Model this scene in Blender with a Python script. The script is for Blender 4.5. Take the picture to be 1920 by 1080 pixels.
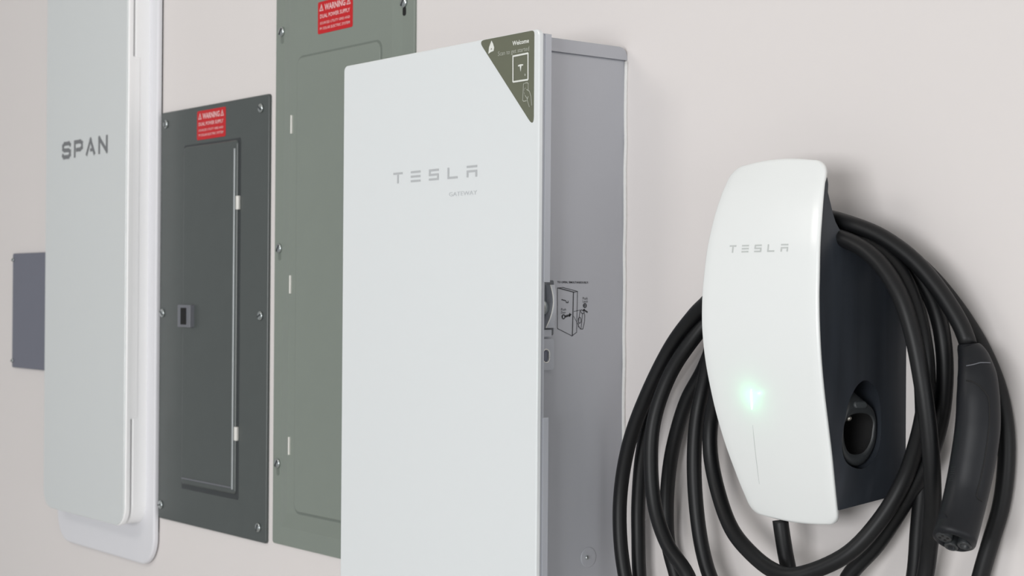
import bpy, bmesh, math
import numpy as np
from mathutils import Vector, Matrix
from mathutils.bvhtree import BVHTree

for o in list(bpy.data.objects):
    bpy.data.objects.remove(o)
S = bpy.context.scene
COL = S.collection

# ------------------------------------------------------------------ camera
FPX, YAW, PITCH, ROLL = 3055.0, 0.67263748, 0.00471883, 0.0069035
Z0 = 1.50                                   # lens height above the garage floor
CAM = Vector((0.0, -1.28, Z0))
_f = Vector((-math.cos(YAW) * math.cos(PITCH), math.sin(YAW) * math.cos(PITCH), math.sin(PITCH)))
_r0 = _f.cross(Vector((0, 0, 1))).normalized()
_u0 = _r0.cross(_f)
_r = math.cos(ROLL) * _r0 + math.sin(ROLL) * _u0
_u = -math.sin(ROLL) * _r0 + math.cos(ROLL) * _u0
cd = bpy.data.cameras.new('camera')
cam = bpy.data.objects.new('camera', cd)
COL.objects.link(cam)
cam.matrix_world = Matrix(((_r.x, _u.x, -_f.x, CAM.x), (_r.y, _u.y, -_f.y, CAM.y), (_r.z, _u.z, -_f.z, CAM.z), (0, 0, 0, 1)))
cd.sensor_width = 36.0
cd.lens = FPX / 1920 * 36.0
cd.clip_start = 0.05
cd.dof.use_dof = True
cd.dof.focus_distance = 1.70
cd.dof.aperture_fstop = 13.0
S.camera = cam

def ray(u, v):
    return _f + (u - 960) / FPX * _r - (v - 540) / FPX * _u
def at(u, v, d):                            # point on the plane d metres in front of the wall
    w = ray(u, v); t = (-d - CAM.y) / w.y
    return CAM + t * w

# ------------------------------------------------------------------ light
world = bpy.data.worlds.new('world'); S.world = world; world.use_nodes = True
bg = world.node_tree.nodes['Background']
bg.inputs['Color'].default_value = (0.955, 0.98, 1.0, 1)
bg.inputs['Strength'].default_value = 0.60
def area(name, loc, target, sx, sy, power, col):
    l = bpy.data.lights.new(name, 'AREA'); l.shape = 'RECTANGLE'; l.size = sx; l.size_y = sy
    l.energy = power; l.color = col
    o = bpy.data.objects.new(name, l); COL.objects.link(o)
    o.location = loc
    o.rotation_euler = (Vector(target) - Vector(loc)).to_track_quat('-Z', 'Y').to_euler()
    return o
area('ceiling_panel_light', (-2.15, -2.15, 2.72), (-1.6, 0, 1.5), 0.75, 0.75, 20, (1.0, 0.965, 0.93))
area('garage_door_light', (0.8, -6.2, 1.50), (-2.2, 0, 1.35), 3.2, 2.0, 345, (0.985, 0.99, 1.0))
area('side_fill_light', (4.2, -1.9, 0.8), (-2.4, 0, 1.25), 2.4, 2.0, 84, (0.97, 0.985, 1.0))  # unseen fill light added to brighten the right-facing sides
S.view_settings.view_transform = 'Standard'
S.view_settings.look = 'None'
S.view_settings.exposure = -0.78
S.view_settings.gamma = 1.0
S.view_settings.use_curve_mapping = False

# ------------------------------------------------------------------ materials
def srgb(c):
    return tuple(((x / 255) / 12.92 if x / 255 <= 0.04045 else ((x / 255 + 0.055) / 1.055) ** 2.4) for x in c) + (1,)
def mat(name, rgb, rough=0.5, metal=0.0, coat=0.0, spec=0.5, noise=None, bump=None, emit=None, stretch=None, coat_rough=0.03):
    m = bpy.data.materials.new(name); m.use_nodes = True
    nt = m.node_tree; b = nt.nodes['Principled BSDF']
    c = srgb(rgb)
    b.inputs['Base Color'].default_value = c
    b.inputs['Roughness'].default_value = rough
    b.inputs['Metallic'].default_value = metal
    b.inputs['Coat Weight'].default_value = coat
    b.inputs['Coat Roughness'].default_value = coat_rough
    b.inputs['Specular IOR Level'].default_value = spec
    tc = nt.nodes.new('ShaderNodeTexCoord'); mp = nt.nodes.new('ShaderNodeMapping')
    nt.links.new(tc.outputs['Object'], mp.inputs['Vector'])
    if stretch: mp.inputs['Scale'].default_value = stretch
    if noise:
        sc, amt = noise
        n = nt.nodes.new('ShaderNodeTexNoise'); n.inputs['Scale'].default_value = sc; n.inputs['Detail'].default_value = 4
        nt.links.new(mp.outputs['Vector'], n.inputs['Vector'])
        mx = nt.nodes.new('ShaderNodeMix'); mx.data_type = 'RGBA'
        mx.inputs['A'].default_value = tuple(x * (1 - amt) for x in c[:3]) + (1,)
        mx.inputs['B'].default_value = tuple(min(1, x * (1 + amt)) for x in c[:3]) + (1,)
        nt.links.new(n.outputs['Fac'], mx.inputs['Factor'])
        nt.links.new(mx.outputs['Result'], b.inputs['Base Color'])
    if bump:
        sc, st, dist = bump
        n2 = nt.nodes.new('ShaderNodeTexNoise'); n2.inputs['Scale'].default_value = sc; n2.inputs['Detail'].default_value = 3
        nt.links.new(mp.outputs['Vector'], n2.inputs['Vector'])
        bp = nt.nodes.new('ShaderNodeBump'); bp.inputs['Strength'].default_value = st; bp.inputs['Distance'].default_value = dist
        nt.links.new(n2.outputs['Fac'], bp.inputs['Height']); nt.links.new(bp.outputs['Normal'], b.inputs['Normal'])
    if emit:
        b.inputs['Emission Color'].default_value = emit[0]; b.inputs['Emission Strength'].default_value = emit[1]
    return m
M = dict(
    wall=mat('painted_drywall', (226, 221, 219), 0.75, spec=0.25, noise=(2.2, 0.012), bump=(55, 0.05, 0.002)),
    concrete=mat('garage_concrete', (196, 194, 190), 0.7, noise=(6, 0.12), bump=(40, 0.2, 0.004)),
    ceiling=mat('ceiling_paint', (226, 224, 220), 0.85, noise=(3, 0.02)),
    jbox=mat('blue_grey_enamel', (116, 118, 130), 0.42, spec=0.25, noise=(14, 0.03)),
    span_glass=mat('pale_grey_glass_panel', (219, 223, 223), 0.22, coat=0.6, coat_rough=0.02, noise=(3, 0.008)),
    span_white=mat('white_powder_coat', (250, 250, 250), 0.38, noise=(20, 0.008)),
    span_plate=mat('white_trim_plate', (226, 226, 230), 0.42, noise=(20, 0.008)),
    span_ink=mat('dark_grey_lettering', (122, 124, 126), 0.5, noise=(60, 0.03)),
    dark=mat('charcoal_enamel', (82, 87, 86), 0.24, spec=0.3, noise=(25, 0.05), bump=(260, 0.05, 0.001)),
    dark_edge=mat('charcoal_groove', (56, 60, 62), 0.5, noise=(25, 0.05)),
    green=mat('sage_grey_enamel', (133, 141, 133), 0.3, spec=0.3, noise=(25, 0.025), bump=(260, 0.05, 0.001)),
    green_dark=mat('sage_grey_groove', (112, 120, 113), 0.5, noise=(25, 0.03)),
    screw=mat('zinc_screw', (190, 196, 196), 0.25, metal=0.9, noise=(60, 0.1)),
    hinge=mat('bright_hinge_steel', (238, 236, 230), 0.3, metal=0.1, noise=(60, 0.04)),
    rim=mat('edge_highlight_grey', (160, 165, 166), 0.3, metal=0.2, noise=(50, 0.05)),  # pale colour stands in for the highlight on the door's bevel
    recess=mat('shaded_recess_paint', (112, 115, 120), 0.4, metal=0.3, noise=(30, 0.05)),  # darker grey puts the shade around the latch into the colour
    latch=mat('grey_latch_plastic', (112, 114, 120), 0.4, noise=(60, 0.03)),
    black=mat('black_void', (10, 10, 11), 0.7, noise=(30, 0.1)),
    red=mat('red_label_vinyl', (200, 16, 26), 0.35, noise=(40, 0.04)),
    pink=mat('white_label_print', (236, 190, 190), 0.45, noise=(90, 0.05)),
    gate_glass=mat('white_glass_door', (231, 235, 236), 0.16, coat=0.7, coat_rough=0.02, noise=(2, 0.006)),
    gate_edge=mat('white_glass_edge', (222, 230, 232), 0.3, noise=(20, 0.01)),
    gate_paint=mat('silver_grey_paint', (178, 180, 186), 0.42, metal=0.12, noise=(10, 0.02), bump=(300, 0.04, 0.0005)),
    gate_flange=mat('light_silver_paint', (184, 187, 194), 0.4, metal=0.12, noise=(10, 0.02)),
    gate_ink=mat('soft_grey_lettering', (188, 191, 193), 0.45, noise=(60, 0.02)),
    gate_faint=mat('faint_grey_lettering', (200, 204, 206), 0.45, noise=(60, 0.01)),
    olive=mat('olive_sticker_vinyl', (108, 111, 95), 0.4, spec=0.2, noise=(40, 0.03)),
    sticker_ink=mat('white_sticker_print', (228, 230, 224), 0.45, noise=(60, 0.02)),
    sticker_dim=mat('dim_sticker_print', (176, 179, 168), 0.45, noise=(60, 0.02)),
    print_ink=mat('black_line_print', (52, 53, 57), 0.5, noise=(60, 0.05)),
    sealant=mat('white_sealant', (228, 228, 226), 0.6, noise=(80, 0.05), bump=(120, 0.5, 0.003)),
    plate=mat('white_tempered_glass', (239, 242, 241), 0.3, coat=0.6, coat_rough=0.2, noise=(2, 0.005)),
    plate_ink=mat('silver_grey_print', (198, 202, 200), 0.4, noise=(60, 0.02)),
    body=mat('blue_black_plastic', (42, 46, 52), 0.34, noise=(9, 0.6), stretch=(6, 6, 0.35), spec=0.5),  # stretched noise paints vertical reflection streaks into the base colour
    socket=mat('matte_socket_plastic', (42, 45, 47), 0.42, noise=(30, 0.1)),
    catch=mat('dark_catch_plastic', (62, 66, 68), 0.35, noise=(30, 0.1)),
    cable=mat('black_cable_rubber', (15, 16, 18), 0.45, spec=0.36, noise=(35, 0.12), bump=(60, 0.06, 0.001)),
    handle=mat('black_handle_plastic', (24, 26, 30), 0.45, spec=0.3, noise=(30, 0.08), bump=(150, 0.05, 0.0008)),
    pin=mat('contact_pin_metal', (200, 196, 188), 0.25, metal=0.9, noise=(60, 0.1)),
    led=mat('green_status_lamp', (230, 255, 240), 0.4, noise=(30, 0.01), emit=((0.45, 1.0, 0.72, 1), 2.6)),
)

# ------------------------------------------------------------------ mesh helpers
class Mesh:
    def __init__(s): s.v = []; s.f = []; s.sm = []
    def add(s, vs, fs, smooth=False):
        n = len(s.v); s.v += [Vector(p) for p in vs]
        s.f += [tuple(i + n for i in f) for f in fs]; s.sm += [smooth] * len(fs)
        return s
    def loft(s, rings, closed=True, caps=True, smooth=True):
        n = len(rings[0]); vs = [p for r in rings for p in r]; fs = []
        for i in range(len(rings) - 1):
            for j in range(n if closed else n - 1):
                k = (j + 1) % n
                fs.append((i * n + j, i * n + k, (i + 1) * n + k, (i + 1) * n + j))
        s.add(vs, fs, smooth)
        if caps:
            b = len(s.v) - len(vs)
            s.f.append(tuple(b + j for j in reversed(range(n)))); s.sm.append(False)
            s.f.append(tuple(b + (len(rings) - 1) * n + j for j in range(n))); s.sm.append(False)
        return s
def empty(name, loc, label, cat, group=None):
    o = bpy.data.objects.new(name, None); COL.objects.link(o); o.location = loc
    o.empty_display_size = 0.05
    o['label'] = label; o['category'] = cat
    if group: o['group'] = group
    return o
def root_of(o):
    while o.parent: o = o.parent
    return o
def build(name, mesh, m, parent=None, label=None, kind=None, fix=True):
    off = Vector(root_of(parent).location) if parent else Vector((0, 0, 0))
    me = bpy.data.meshes.new(name)
    me.from_pydata([tuple(p - off) for p in mesh.v], [], mesh.f)
    me.validate(clean_customdata=False)
    if len(me.polygons) == len(mesh.sm):
        me.polygons.foreach_set('use_smooth', mesh.sm)
    if fix:
        bm = bmesh.new(); bm.from_mesh(me); bmesh.ops.recalc_face_normals(bm, faces=bm.faces); bm.to_mesh(me); bm.free()
    me.materials.append(M[m] if isinstance(m, str) else m)
    me.update()
    o = bpy.data.objects.new(name, me); COL.objects.link(o)
    if parent: o.parent = parent
    if label: o['label'] = label
    if kind: o['kind'] = kind
    return o
def rr(a0, a1, b0, b1, r, n=6):             # rounded rectangle outline; r may be 4 radii (a0b0, a1b0, a1b1, a0b1)
    rs = r if isinstance(r, (tuple, list)) else (r,) * 4
    out = []
    for (ca, cb, t0, rad) in ((a0, b0, 180, rs[0]), (a1, b0, 270, rs[1]), (a1, b1, 0, rs[2]), (a0, b1, 90, rs[3])):
        x = ca + (rad if ca == a0 else -rad); y = cb + (rad if cb == b0 else -rad)
        for i in range(n + 1):
            t = math.radians(t0 + 90 * i / n); out.append((x + rad * math.cos(t), y + rad * math.sin(t)))
    return out
def inset(pts, d):                          # inward offset of a counter-clockwise outline
    n = len(pts); out = []
    for i in range(n):
        p0, p, p1 = Vector(pts[i - 1]), Vector(pts[i]), Vector(pts[(i + 1) % n])
        e0, e1 = p - p0, p1 - p
        if e0.length < 1e-9: e0 = p - Vector(pts[i - 2])
        if e1.length < 1e-9: e1 = Vector(pts[(i + 2) % n]) - p
        a = Vector((-e0.y, e0.x)).normalized(); b = Vector((-e1.y, e1.x)).normalized()
        m = a + b
        m = m / max(m.dot(m) / 2, 0.3)
        q = p + m * d; out.append((q.x, q.y))
    return out
FRONT = lambda a, b, d: Vector((a, -d, b + Z0))         # a = x, b = height, d = distance from wall
def SIDE(X):                                            # a = -y, b = height, d = outwards (+x)
    return lambda a, b, d: Vector((X + d, -a, b + Z0))
def prism(pts, d0, d1, mp=FRONT, bev=0.0, seg=3, mesh=None, back=True):
    mesh = mesh or Mesh(); rings = [[mp(a, b, d0) for a, b in pts]]
    if bev > 0:
        for i in range(seg + 1):
            t = math.pi / 2 * i / seg
            ip = inset(pts, bev * (1 - math.cos(t))) if i else pts
            rings.append([mp(a, b, d1 - bev + bev * math.sin(t)) for a, b in ip])
    else:
        rings.append([mp(a, b, d1) for a, b in pts])
    mesh.loft(rings, smooth=False)
    return mesh
def slab(a0, a1, b0, b1, d0, d1, r=0.002, bev=0.001, mp=FRONT, mesh=None, n=5):
    return prism(rr(a0, a1, b0, b1, r, n), d0, d1, mp, bev, mesh=mesh)
def disc(ca, cb, rad, d0, d1, mp=FRONT, dome=0.0, n=16, mesh=None):
    mesh = mesh or Mesh()
    ang = [2 * math.pi * i / n for i in range(n)]
    rings = [[mp(ca + rad * math.cos(t), cb + rad * math.sin(t), d0) for t in ang]]
    for k in range(5):
        f = k / 5
        rings.append([mp(ca + rad * math.cos(f * math.pi / 2) * math.cos(t), cb + rad * math.cos(f * math.pi / 2) * math.sin(t), d1 + dome * math.sin(f * math.pi / 2)) for t in ang])
    mesh.loft(rings); return mesh
def sweep(pts, rads, n=20, mesh=None, smooth=True):
    mesh = mesh or Mesh(); rings = []; prev = None
    for i, p in enumerate(pts):
        t = (pts[min(i + 1, len(pts) - 1)] - pts[max(i - 1, 0)]).normalized()
        if prev is None:
            a = Vector((0, 1, 0)) if abs(t.y) < 0.9 else Vector((1, 0, 0))
            nrm = (a - t * a.dot(t)).normalized()
        else:
            nrm = (prev - t * prev.dot(t)).normalized()
        prev = nrm; bn = t.cross(nrm)
        r = rads[i] if isinstance(rads, (list, tuple)) else rads
        rings.append([p + (nrm * math.cos(2 * math.pi * k / n) + bn * math.sin(2 * math.pi * k / n)) * r for k in range(n)])
    mesh.loft(rings, smooth=smooth); return mesh
def catmull(P, step=0.008):
    out = []
    P = [2 * P[0] - P[1]] + list(P) + [2 * P[-1] - P[-2]]
    for i in range(1, len(P) - 2):
        p0, p1, p2, p3 = P[i - 1], P[i], P[i + 1], P[i + 2]
        t = [0.0]
        for a, b in ((p0, p1), (p1, p2), (p2, p3)): t.append(t[-1] + max((b - a).length, 1e-5) ** 0.5)
        k = max(2, int((p2 - p1).length / step))
        for j in range(k):
            x = t[1] + (t[2] - t[1]) * j / k
            A1 = (t[1] - x) / (t[1] - t[0]) * p0 + (x - t[0]) / (t[1] - t[0]) * p1
            A2 = (t[2] - x) / (t[2] - t[1]) * p1 + (x - t[1]) / (t[2] - t[1]) * p2
            A3 = (t[3] - x) / (t[3] - t[2]) * p2 + (x - t[2]) / (t[3] - t[2]) * p3
            B1 = (t[2] - x) / (t[2] - t[0]) * A1 + (x - t[0]) / (t[2] - t[0]) * A2
            B2 = (t[3] - x) / (t[3] - t[1]) * A2 + (x - t[1]) / (t[3] - t[1]) * A3
            out.append((t[2] - x) / (t[2] - t[1]) * B1 + (x - t[1]) / (t[2] - t[1]) * B2)
    out.append(P[-2]); return out
_dg = None
def text_mesh(txt, a0, a1, b0, b1, d, mp=FRONT, th=0.0003, bold=0.0, mesh=None, a_dir=1):
    """lettering stretched into the box a0..a1 x b0..b1, th thick"""
    mesh = mesh or Mesh()
    c = bpy.data.curves.new('lettering', 'FONT'); c.body = txt; c.extrude = 0; c.offset = bold; c.resolution_u = 2
    o = bpy.data.objects.new('lettering', c); COL.objects.link(o)
    dg = bpy.context.evaluated_depsgraph_get()
    me = bpy.data.meshes.new_from_object(o.evaluated_get(dg))
    vs = [v.co.copy() for v in me.vertices]; fs = [tuple(p.vertices) for p in me.polygons]
    bpy.data.objects.remove(o); bpy.data.meshes.remove(me); bpy.data.curves.remove(c)
    x0 = min(v.x for v in vs); x1 = max(v.x for v in vs); y0 = min(v.y for v in vs); y1 = max(v.y for v in vs)
    mesh.add([mp(a0 + (v.x - x0) / (x1 - x0) * (a1 - a0), b0 + (v.y - y0) / (y1 - y0) * (b1 - b0), d + th) for v in vs], fs)
    return mesh
def poly(mesh, pts, d, mp=FRONT, th=0.0003):
    mesh.add([mp(a, b, d + th) for a, b in pts], [tuple(range(len(pts)))]); return mesh
def line(mesh, pts, w, d, mp=FRONT, th=0.0003):
    for i in range(len(pts) - 1):
        p, q = Vector(pts[i]), Vector(pts[i + 1]); e = (q - p)
        if e.length < 1e-9: continue
        e.normalize(); n = Vector((-e.y, e.x)) * w / 2; e = e * w * 0.5
        poly(mesh, [(p - e) - n, (q + e) - n, (q + e) + n, (p - e) + n], d, mp, th + 0.00004 * i)
    return mesh
def wordmark(mesh, a0, a1, b0, b1, put, split=1):
    """five-letter wordmark of separated bars; put(a, b) -> point"""
    H = b1 - b0; t = H * 0.19
    W = (a1 - a0) * 0.118 * (1 if split == 1 else 1)
    pitch = ((a1 - a0) - W) / 4
    def q(x0, y0, x1, y1):
        n = 3
        for i in range(n):
            u0 = x0 + (x1 - x0) * i / n; u1 = x0 + (x1 - x0) * (i + 1) / n
            mesh.add([put(u0, y0), put(u1, y0), put(u1, y1), put(u0, y1)], [(0, 1, 2, 3)])
    for k in range(5):
        x = a0 + pitch * k; X = x + W; c = (x + X) / 2; tv = W * 0.17
        if k == 0: q(x, b1 - t, X, b1); q(c - tv / 2, b0, c + tv / 2, b1 - t * 1.15)
        if k == 1:
            for j in range(3): q(x, b0 + (H - t) * j / 2, X, b0 + (H - t) * j / 2 + t)
        if k == 2:
            for j in range(3): q(x, b0 + (H - t) * j / 2, X, b0 + (H - t) * j / 2 + t)
            q(x, b0 + (H + t) / 2, x + tv, b1 - t); q(X - tv, b0 + t, X, b0 + (H - t) / 2)
        if k == 3: q(x, b0, x + tv, b1); q(x + tv, b0, X, b0 + t)
        if k == 4:
            q(x, b1 - t, X, b1); m = b0 + (H - t) / 2
            q(x, m, X, m + t); q(x, b0, x + tv, m); q(X - tv, b0, X, m)
    return mesh

def screw(parent, a, b, d, r=0.006, mp=FRONT, slot_angle=0.6, washer=False):
    s = build('screw', disc(a, b, r, d, d + 0.0018, mp, dome=0.0022), 'screw', parent)
    m = Mesh(); c, sn = math.cos(slot_angle), math.sin(slot_angle); L, w = r * 0.75, r * 0.16
    m.add([mp(a + c * x - sn * y, b + sn * x + c * y, dd) for dd in (d + 0.003, d + 0.0043) for x, y in ((-L, -w), (L, -w), (L, w), (-L, w))],
          [(0, 1, 2, 3), (4, 5, 6, 7), (0, 1, 5, 4), (1, 2, 6, 5), (2, 3, 7, 6), (3, 0, 4, 7)])
    build('screw_slot', m, 'dark_edge', s)
    return s

# ------------------------------------------------------------------ setting
def box(x0, x1, y0, y1, z0, z1):
    m = Mesh(); m.add([(x, y, z) for x in (x0, x1) for y in (y0, y1) for z in (z0, z1)],
          [(0, 1, 3, 2), (4, 6, 7, 5), (0, 4, 5, 1), (2, 3, 7, 6), (0, 2, 6, 4), (1, 5, 7, 3)]); return m
build('wall_back', box(-6.5, 2.2, 0.0, 0.12, 0.0, 3.0), 'wall', kind='structure')
build('floor', box(-6.5, 2.2, -3.0, 0.12, -0.1, 0.0), 'concrete', kind='structure')

build('ceiling', box(-6.5, 2.2, -3.0, 0.12, 2.8, 2.9), 'ceiling', kind='structure')
# ------------------------------------------------------------------ blank junction cover (far left)
t = empty('junction_box_cover', (-3.15, 0, Z0 - 0.153), 'small blank blue-grey metal cover plate, half hidden by the tall white panel', 'cover plate')
build('cover', slab(-3.233, -3.055, -0.153, 0.079, 0.0, 0.007, 0.004, 0.002), 'jbox', t)
for z in (0.066, -0.139):
    screw(t, -3.227, z, 0.007, 0.004)

# ------------------------------------------------------------------ tall white smart panel
t = empty('smart_electrical_panel', (-2.77, 0, Z0 - 0.468), 'tall white electrical panel with pale grey glass front marked SPAN and rounded corners', 'electrical panel')
SX0, SX1, SZ0, SZ1 = -2.957, -2.607, -0.404, 1.02
build('back_plate', slab(SX0 - 0.030, SX1 + 0.030, -0.4725, 1.09, 0.0035, 0.0118, 0.052, 0.004, n=10), 'span_plate', t)
build('mounting_block', slab(SX0 + 0.03, SX1 + 0.0265, -0.424, 1.04, 0.0, 0.0040, 0.02, 0.0005), 'black', t)
bd = build('body', slab(SX0 + 0.004, SX1 - 0.001, SZ0 + 0.002, SZ1 - 0.004, 0.0110, 0.0385, 0.036, 0.003, n=10), 'span_white', t)
build('finger_groove', slab(SX0 + 0.01, SX1 - 0.0002, -0.218, 0.41, 0.030, 0.0440, 0.004, 0.001), 'span_white', t, label='raised middle strip of the white side')
m = slab(SX0, SX1, SZ0, SZ1, 0.0425, 0.0505, 0.036, 0.002, n=10)
build('door', m, 'span_white', t)
build('front_glass', slab(SX0 + 0.001, SX1 - 0.003, SZ0 + 0.001, SZ1 - 0.001, 0.0503, 0.0528, 0.035, 0.0012, n=10), 'span_glass', t, label='pale grey glossy glass front')
build('door_spacer', slab(SX0 + 0.012, SX1 - 0.010, SZ0 + 0.012, SZ1 - 0.012, 0.038, 0.043, 0.028, 0.0005), 'span_plate', t)
m = Mesh()
def stroke_letters(m, spec, w, d):
    for pts in spec: line(m, pts, w, d)
a = lambda k, x, y: (-2.877 + 0.0525 * k + x * 0.0315, 0.2500 + y * 0.0245)
S_ = [(1, .88), (.85, 1), (.2, 1), (0, .85), (0, .62), (.2, .52), (.8, .48), (1, .38), (1, .15), (.8, 0), (.15, 0), (0, .12)]
P_ = [(0, 0), (0, 1), (.75, 1), (1, .87), (1, .55), (.75, .42), (.3, .42)]
A_ = [(0, 0), (.5, 1), (1, 0)]
N_ = [(0, 0), (0, 1), (1, 0), (1, 1)]
for k, L in enumerate((S_, P_, A_, N_)):
    line(m, [a(k, x, y) for x, y in L], 0.0072, 0.0528)
line(m, [a(2, .55, .25), a(2, .82, .25)], 0.006, 0.0528)
build('lettering', m, 'span_ink', t, fix=False, label='SPAN in dark grey capitals')

# ------------------------------------------------------------------ warning labels
def warning_label(parent, x0, x1, z0, z1, d):
    lab = build('warning_label', slab(x0, x1, z0, z1, d - 0.0004, d + 0.0006, 0.003, 0.0002), 'red', parent, label='red warning label with white print')
    m = Mesh(); w = x1 - x0; h = z1 - z0; D = d + 0.0006
    X = lambda f: x0 + w * f
    Zf = lambda f: z0 + h * f
    text_mesh('WARNING', X(.20), X(.80), Zf(.70), Zf(.90), D, bold=0.03, mesh=m)
    for c in (.11, .89):
        line(m, [(X(c - .05), Zf(.72)), (X(c), Zf(.90)), (X(c + .05), Zf(.72)), (X(c - .05), Zf(.72))], w * .014, D)
        line(m, [(X(c), Zf(.83)), (X(c), Zf(.765))], w * .014, D)
    text_mesh('DUAL POWER SUPPLY', X(.07), X(.93), Zf(.475), Zf(.60), D, bold=0.02, mesh=m)
    text_mesh('SOURCES: UTILITY GRID AND', X(.07), X(.93), Zf(.285), Zf(.365), D, bold=0.01, mesh=m)
    text_mesh('PV SOLAR ELECTRIC SYSTEM', X(.07), X(.93), Zf(.115), Zf(.20), D, bold=0.01, mesh=m)
    build('lettering', m, 'pink', lab, fix=False)
    return lab

# ------------------------------------------------------------------ charcoal breaker panel
t = empty('breaker_panel', (-2.39, 0, Z0 - 0.386), 'charcoal grey breaker panel with a red warning label, right of the tall white panel', 'breaker panel', None)
build('cover', slab(-2.5745, -2.2075, -0.3865, 0.3105, 0.0, 0.005, 0.005, 0.002), 'dark', t)
build('door_recess', slab(-2.488, -2.2945, -0.3275, 0.2485, 0.004, 0.0056, 0.004, 0.0003), 'dark_edge', t)
dr = build('door', slab(-2.484, -2.3005, -0.3195, 0.2455, 0.005, 0.0086, 0.006, 0.003), 'dark', t)
build('door_rim', slab(-2.3090, -2.3050, -0.312, 0.232, 0.008, 0.0108, 0.001, 0.0012), 'rim', dr, label='pale painted highlight along the charcoal door edge')
build('door_rim', slab(-2.48, -2.312, -0.3105, -0.3080, 0.008, 0.0100, 0.001, 0.0008), 'latch', dr)
for z0, z1 in ((0.134, 0.156), (-0.2335, -0.2115)):
    build('hinge', slab(-2.3030, -2.2950, z0, z1, 0.005, 0.0095, 0.001, 0.0008), 'hinge', t, label='small bright steel hinge')
lt = build('latch', slab(-2.494, -2.441, -0.0565, -0.019, 0.0085, 0.0125, 0.002, 0.0012), 'latch', dr, label='grey plastic slide latch')
build('latch_slot', slab(-2.482, -2.462, -0.052, -0.024, 0.0122, 0.0131, 0.001, 0.0002), 'black', t)
build('latch_tab', slab(-2.4465, -2.441, -0.0565, -0.0195, 0.0120, 0.0165, 0.001, 0.0008), 'latch', t, label='grey latch grip')
for x, z in ((-2.555, .2899), (-2.2312, .2897), (-2.5625, -.034), (-2.228, -.0339), (-2.5635, -.3629), (-2.2296, -.3636)):
    screw(t, x, z, 0.005, 0.0072, slot_angle=1.0 + x * 3 + z * 7)
warning_label(t, -2.4424, -2.345, 0.2542, 0.3022, 0.005)

# ------------------------------------------------------------------ sage breaker panel
t = empty('breaker_panel', (-2.0, 0, Z0 - 0.382), 'tall sage green-grey breaker panel, partly hidden behind the white glass-doored cabinet', 'breaker panel')
GX0, GX1, GZ0, GZ1 = -2.190, -1.8195, -0.3825, 0.56
build('cover', slab(GX0, GX1, GZ0, GZ1, 0.0, 0.004, 0.005, 0.002), 'green', t)
# pressed centre field with sloping shoulders
o1 = rr(-2.166, -1.845, -0.357, 0.53, 0.002, 2); o2 = rr(-2.141, -1.868, -0.331, 0.505, 0.002, 2)
m = Mesh(); m.loft([[FRONT(a_, b_, 0.0036) for a_, b_ in o1], [FRONT(a_, b_, 0.0072) for a_, b_ in o2]], smooth=False)
build('pressed_field', m, 'green', t)
build('door_recess', slab(-2.1195, -1.8925, -0.3295, 0.3575, 0.0070, 0.0076, 0.014, 0.0002), 'green_dark', t)
dr = build('door', slab(-2.1175, -1.8950, -0.3262, 0.3548, 0.0072, 0.0092, 0.012, 0.0018), 'green', t)
for z0, z1 in ((0.2425, 0.2705), (0.0008, 0.0285), (-0.2428, -0.2155)):
    build('hinge', slab(-2.1355, -2.1325, z0, z1, 0.006, 0.0098, 0.0008, 0.0006), 'hinge', t, label='narrow bright hinge knuckle')
for x, z in ((-2.1712, .3997), (-1.8438, .4000), (-2.1743, .0681), (-2.1742, -.261)):
    screw(t, x, z + 0.002, 0.004, 0.0075, slot_angle=0.9)
    build('keyhole_slot', slab(x - 0.0035, x + 0.0045, z - 0.0165, z - 0.004, 0.0036, 0.0044, 0.0035, 0.0001), 'black' if x > -2 else 'green_dark', t)
warning_label(t, -2.0620, -1.9680, 0.3838, 0.4312, 0.0072)

# ------------------------------------------------------------------ white door cabinet (gateway)
t = empty('gateway_cabinet', (-1.57, 0, Z0 - 0.367), 'white glass-doored cabinet marked TESLA GATEWAY with silver grey side and olive corner sticker', 'electrical cabinet')
BX0, BX1 = -1.745, -1.397
m = Mesh()
m.loft([[FRONT(a_, b_, 0.002) for a_, b_ in rr(BX0, BX1, -0.355, 0.2745, 0.004)],
        [FRONT(a_, b_, 0.126) for a_, b_ in rr(BX0, BX1, -0.355, 0.2745, 0.004)]], smooth=False)
bd = build('body', m, 'gate_paint', t)
# folded lid along the top, rounded towards the wall
pr_ = [(0.1300, 0.2738), (0.1300, 0.2885), (0.012, 0.2885), (0.0065, 0.2872), (0.0025, 0.2840), (0.0005, 0.2790), (0.0, 0.2738)]
m = Mesh(); m.loft([[Vector((x, -a_, b_ + Z0)) for a_, b_ in pr_] for x in (BX0 - 0.002, BX1 + 0.0012, BX1 + 0.002)], smooth=False)
build('lid', m, 'gate_paint', t)
build('sealant_bead', sweep(catmull([Vector((BX1 + 0.0012 + 0.0006 * math.sin(i * 2.3), -0.0015, Z0 - 0.36 + i * 0.0316)) for i in range(21)], 0.01), 0.0022, 8), 'sealant', t, label='thin white sealant line along the wall')
# door: glass, edge and folded grey flange
build('door_glass', slab(-1.7687, -1.3745, -0.367, 0.2925, 0.1440, 0.1492, 0.007, 0.0016, n=8), 'gate_glass', t, label='glossy white glass door')
dr = build('door_pan', slab(-1.7660, -1.3765, -0.3645, 0.2890, 0.1380, 0.1445, 0.005, 0.0005), 'gate_flange', t)
build('door_flange', slab(-1.3790, -1.3755, 0.0150, 0.2880, 0.1310, 0.1395, 0.0008, 0.0003), 'gate_flange', dr)
build('door_flange', slab(-1.3790, -1.3755, -0.3640, -0.1335, 0.1318, 0.1395, 0.0008, 0.0003), 'gate_flange', dr)
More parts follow.
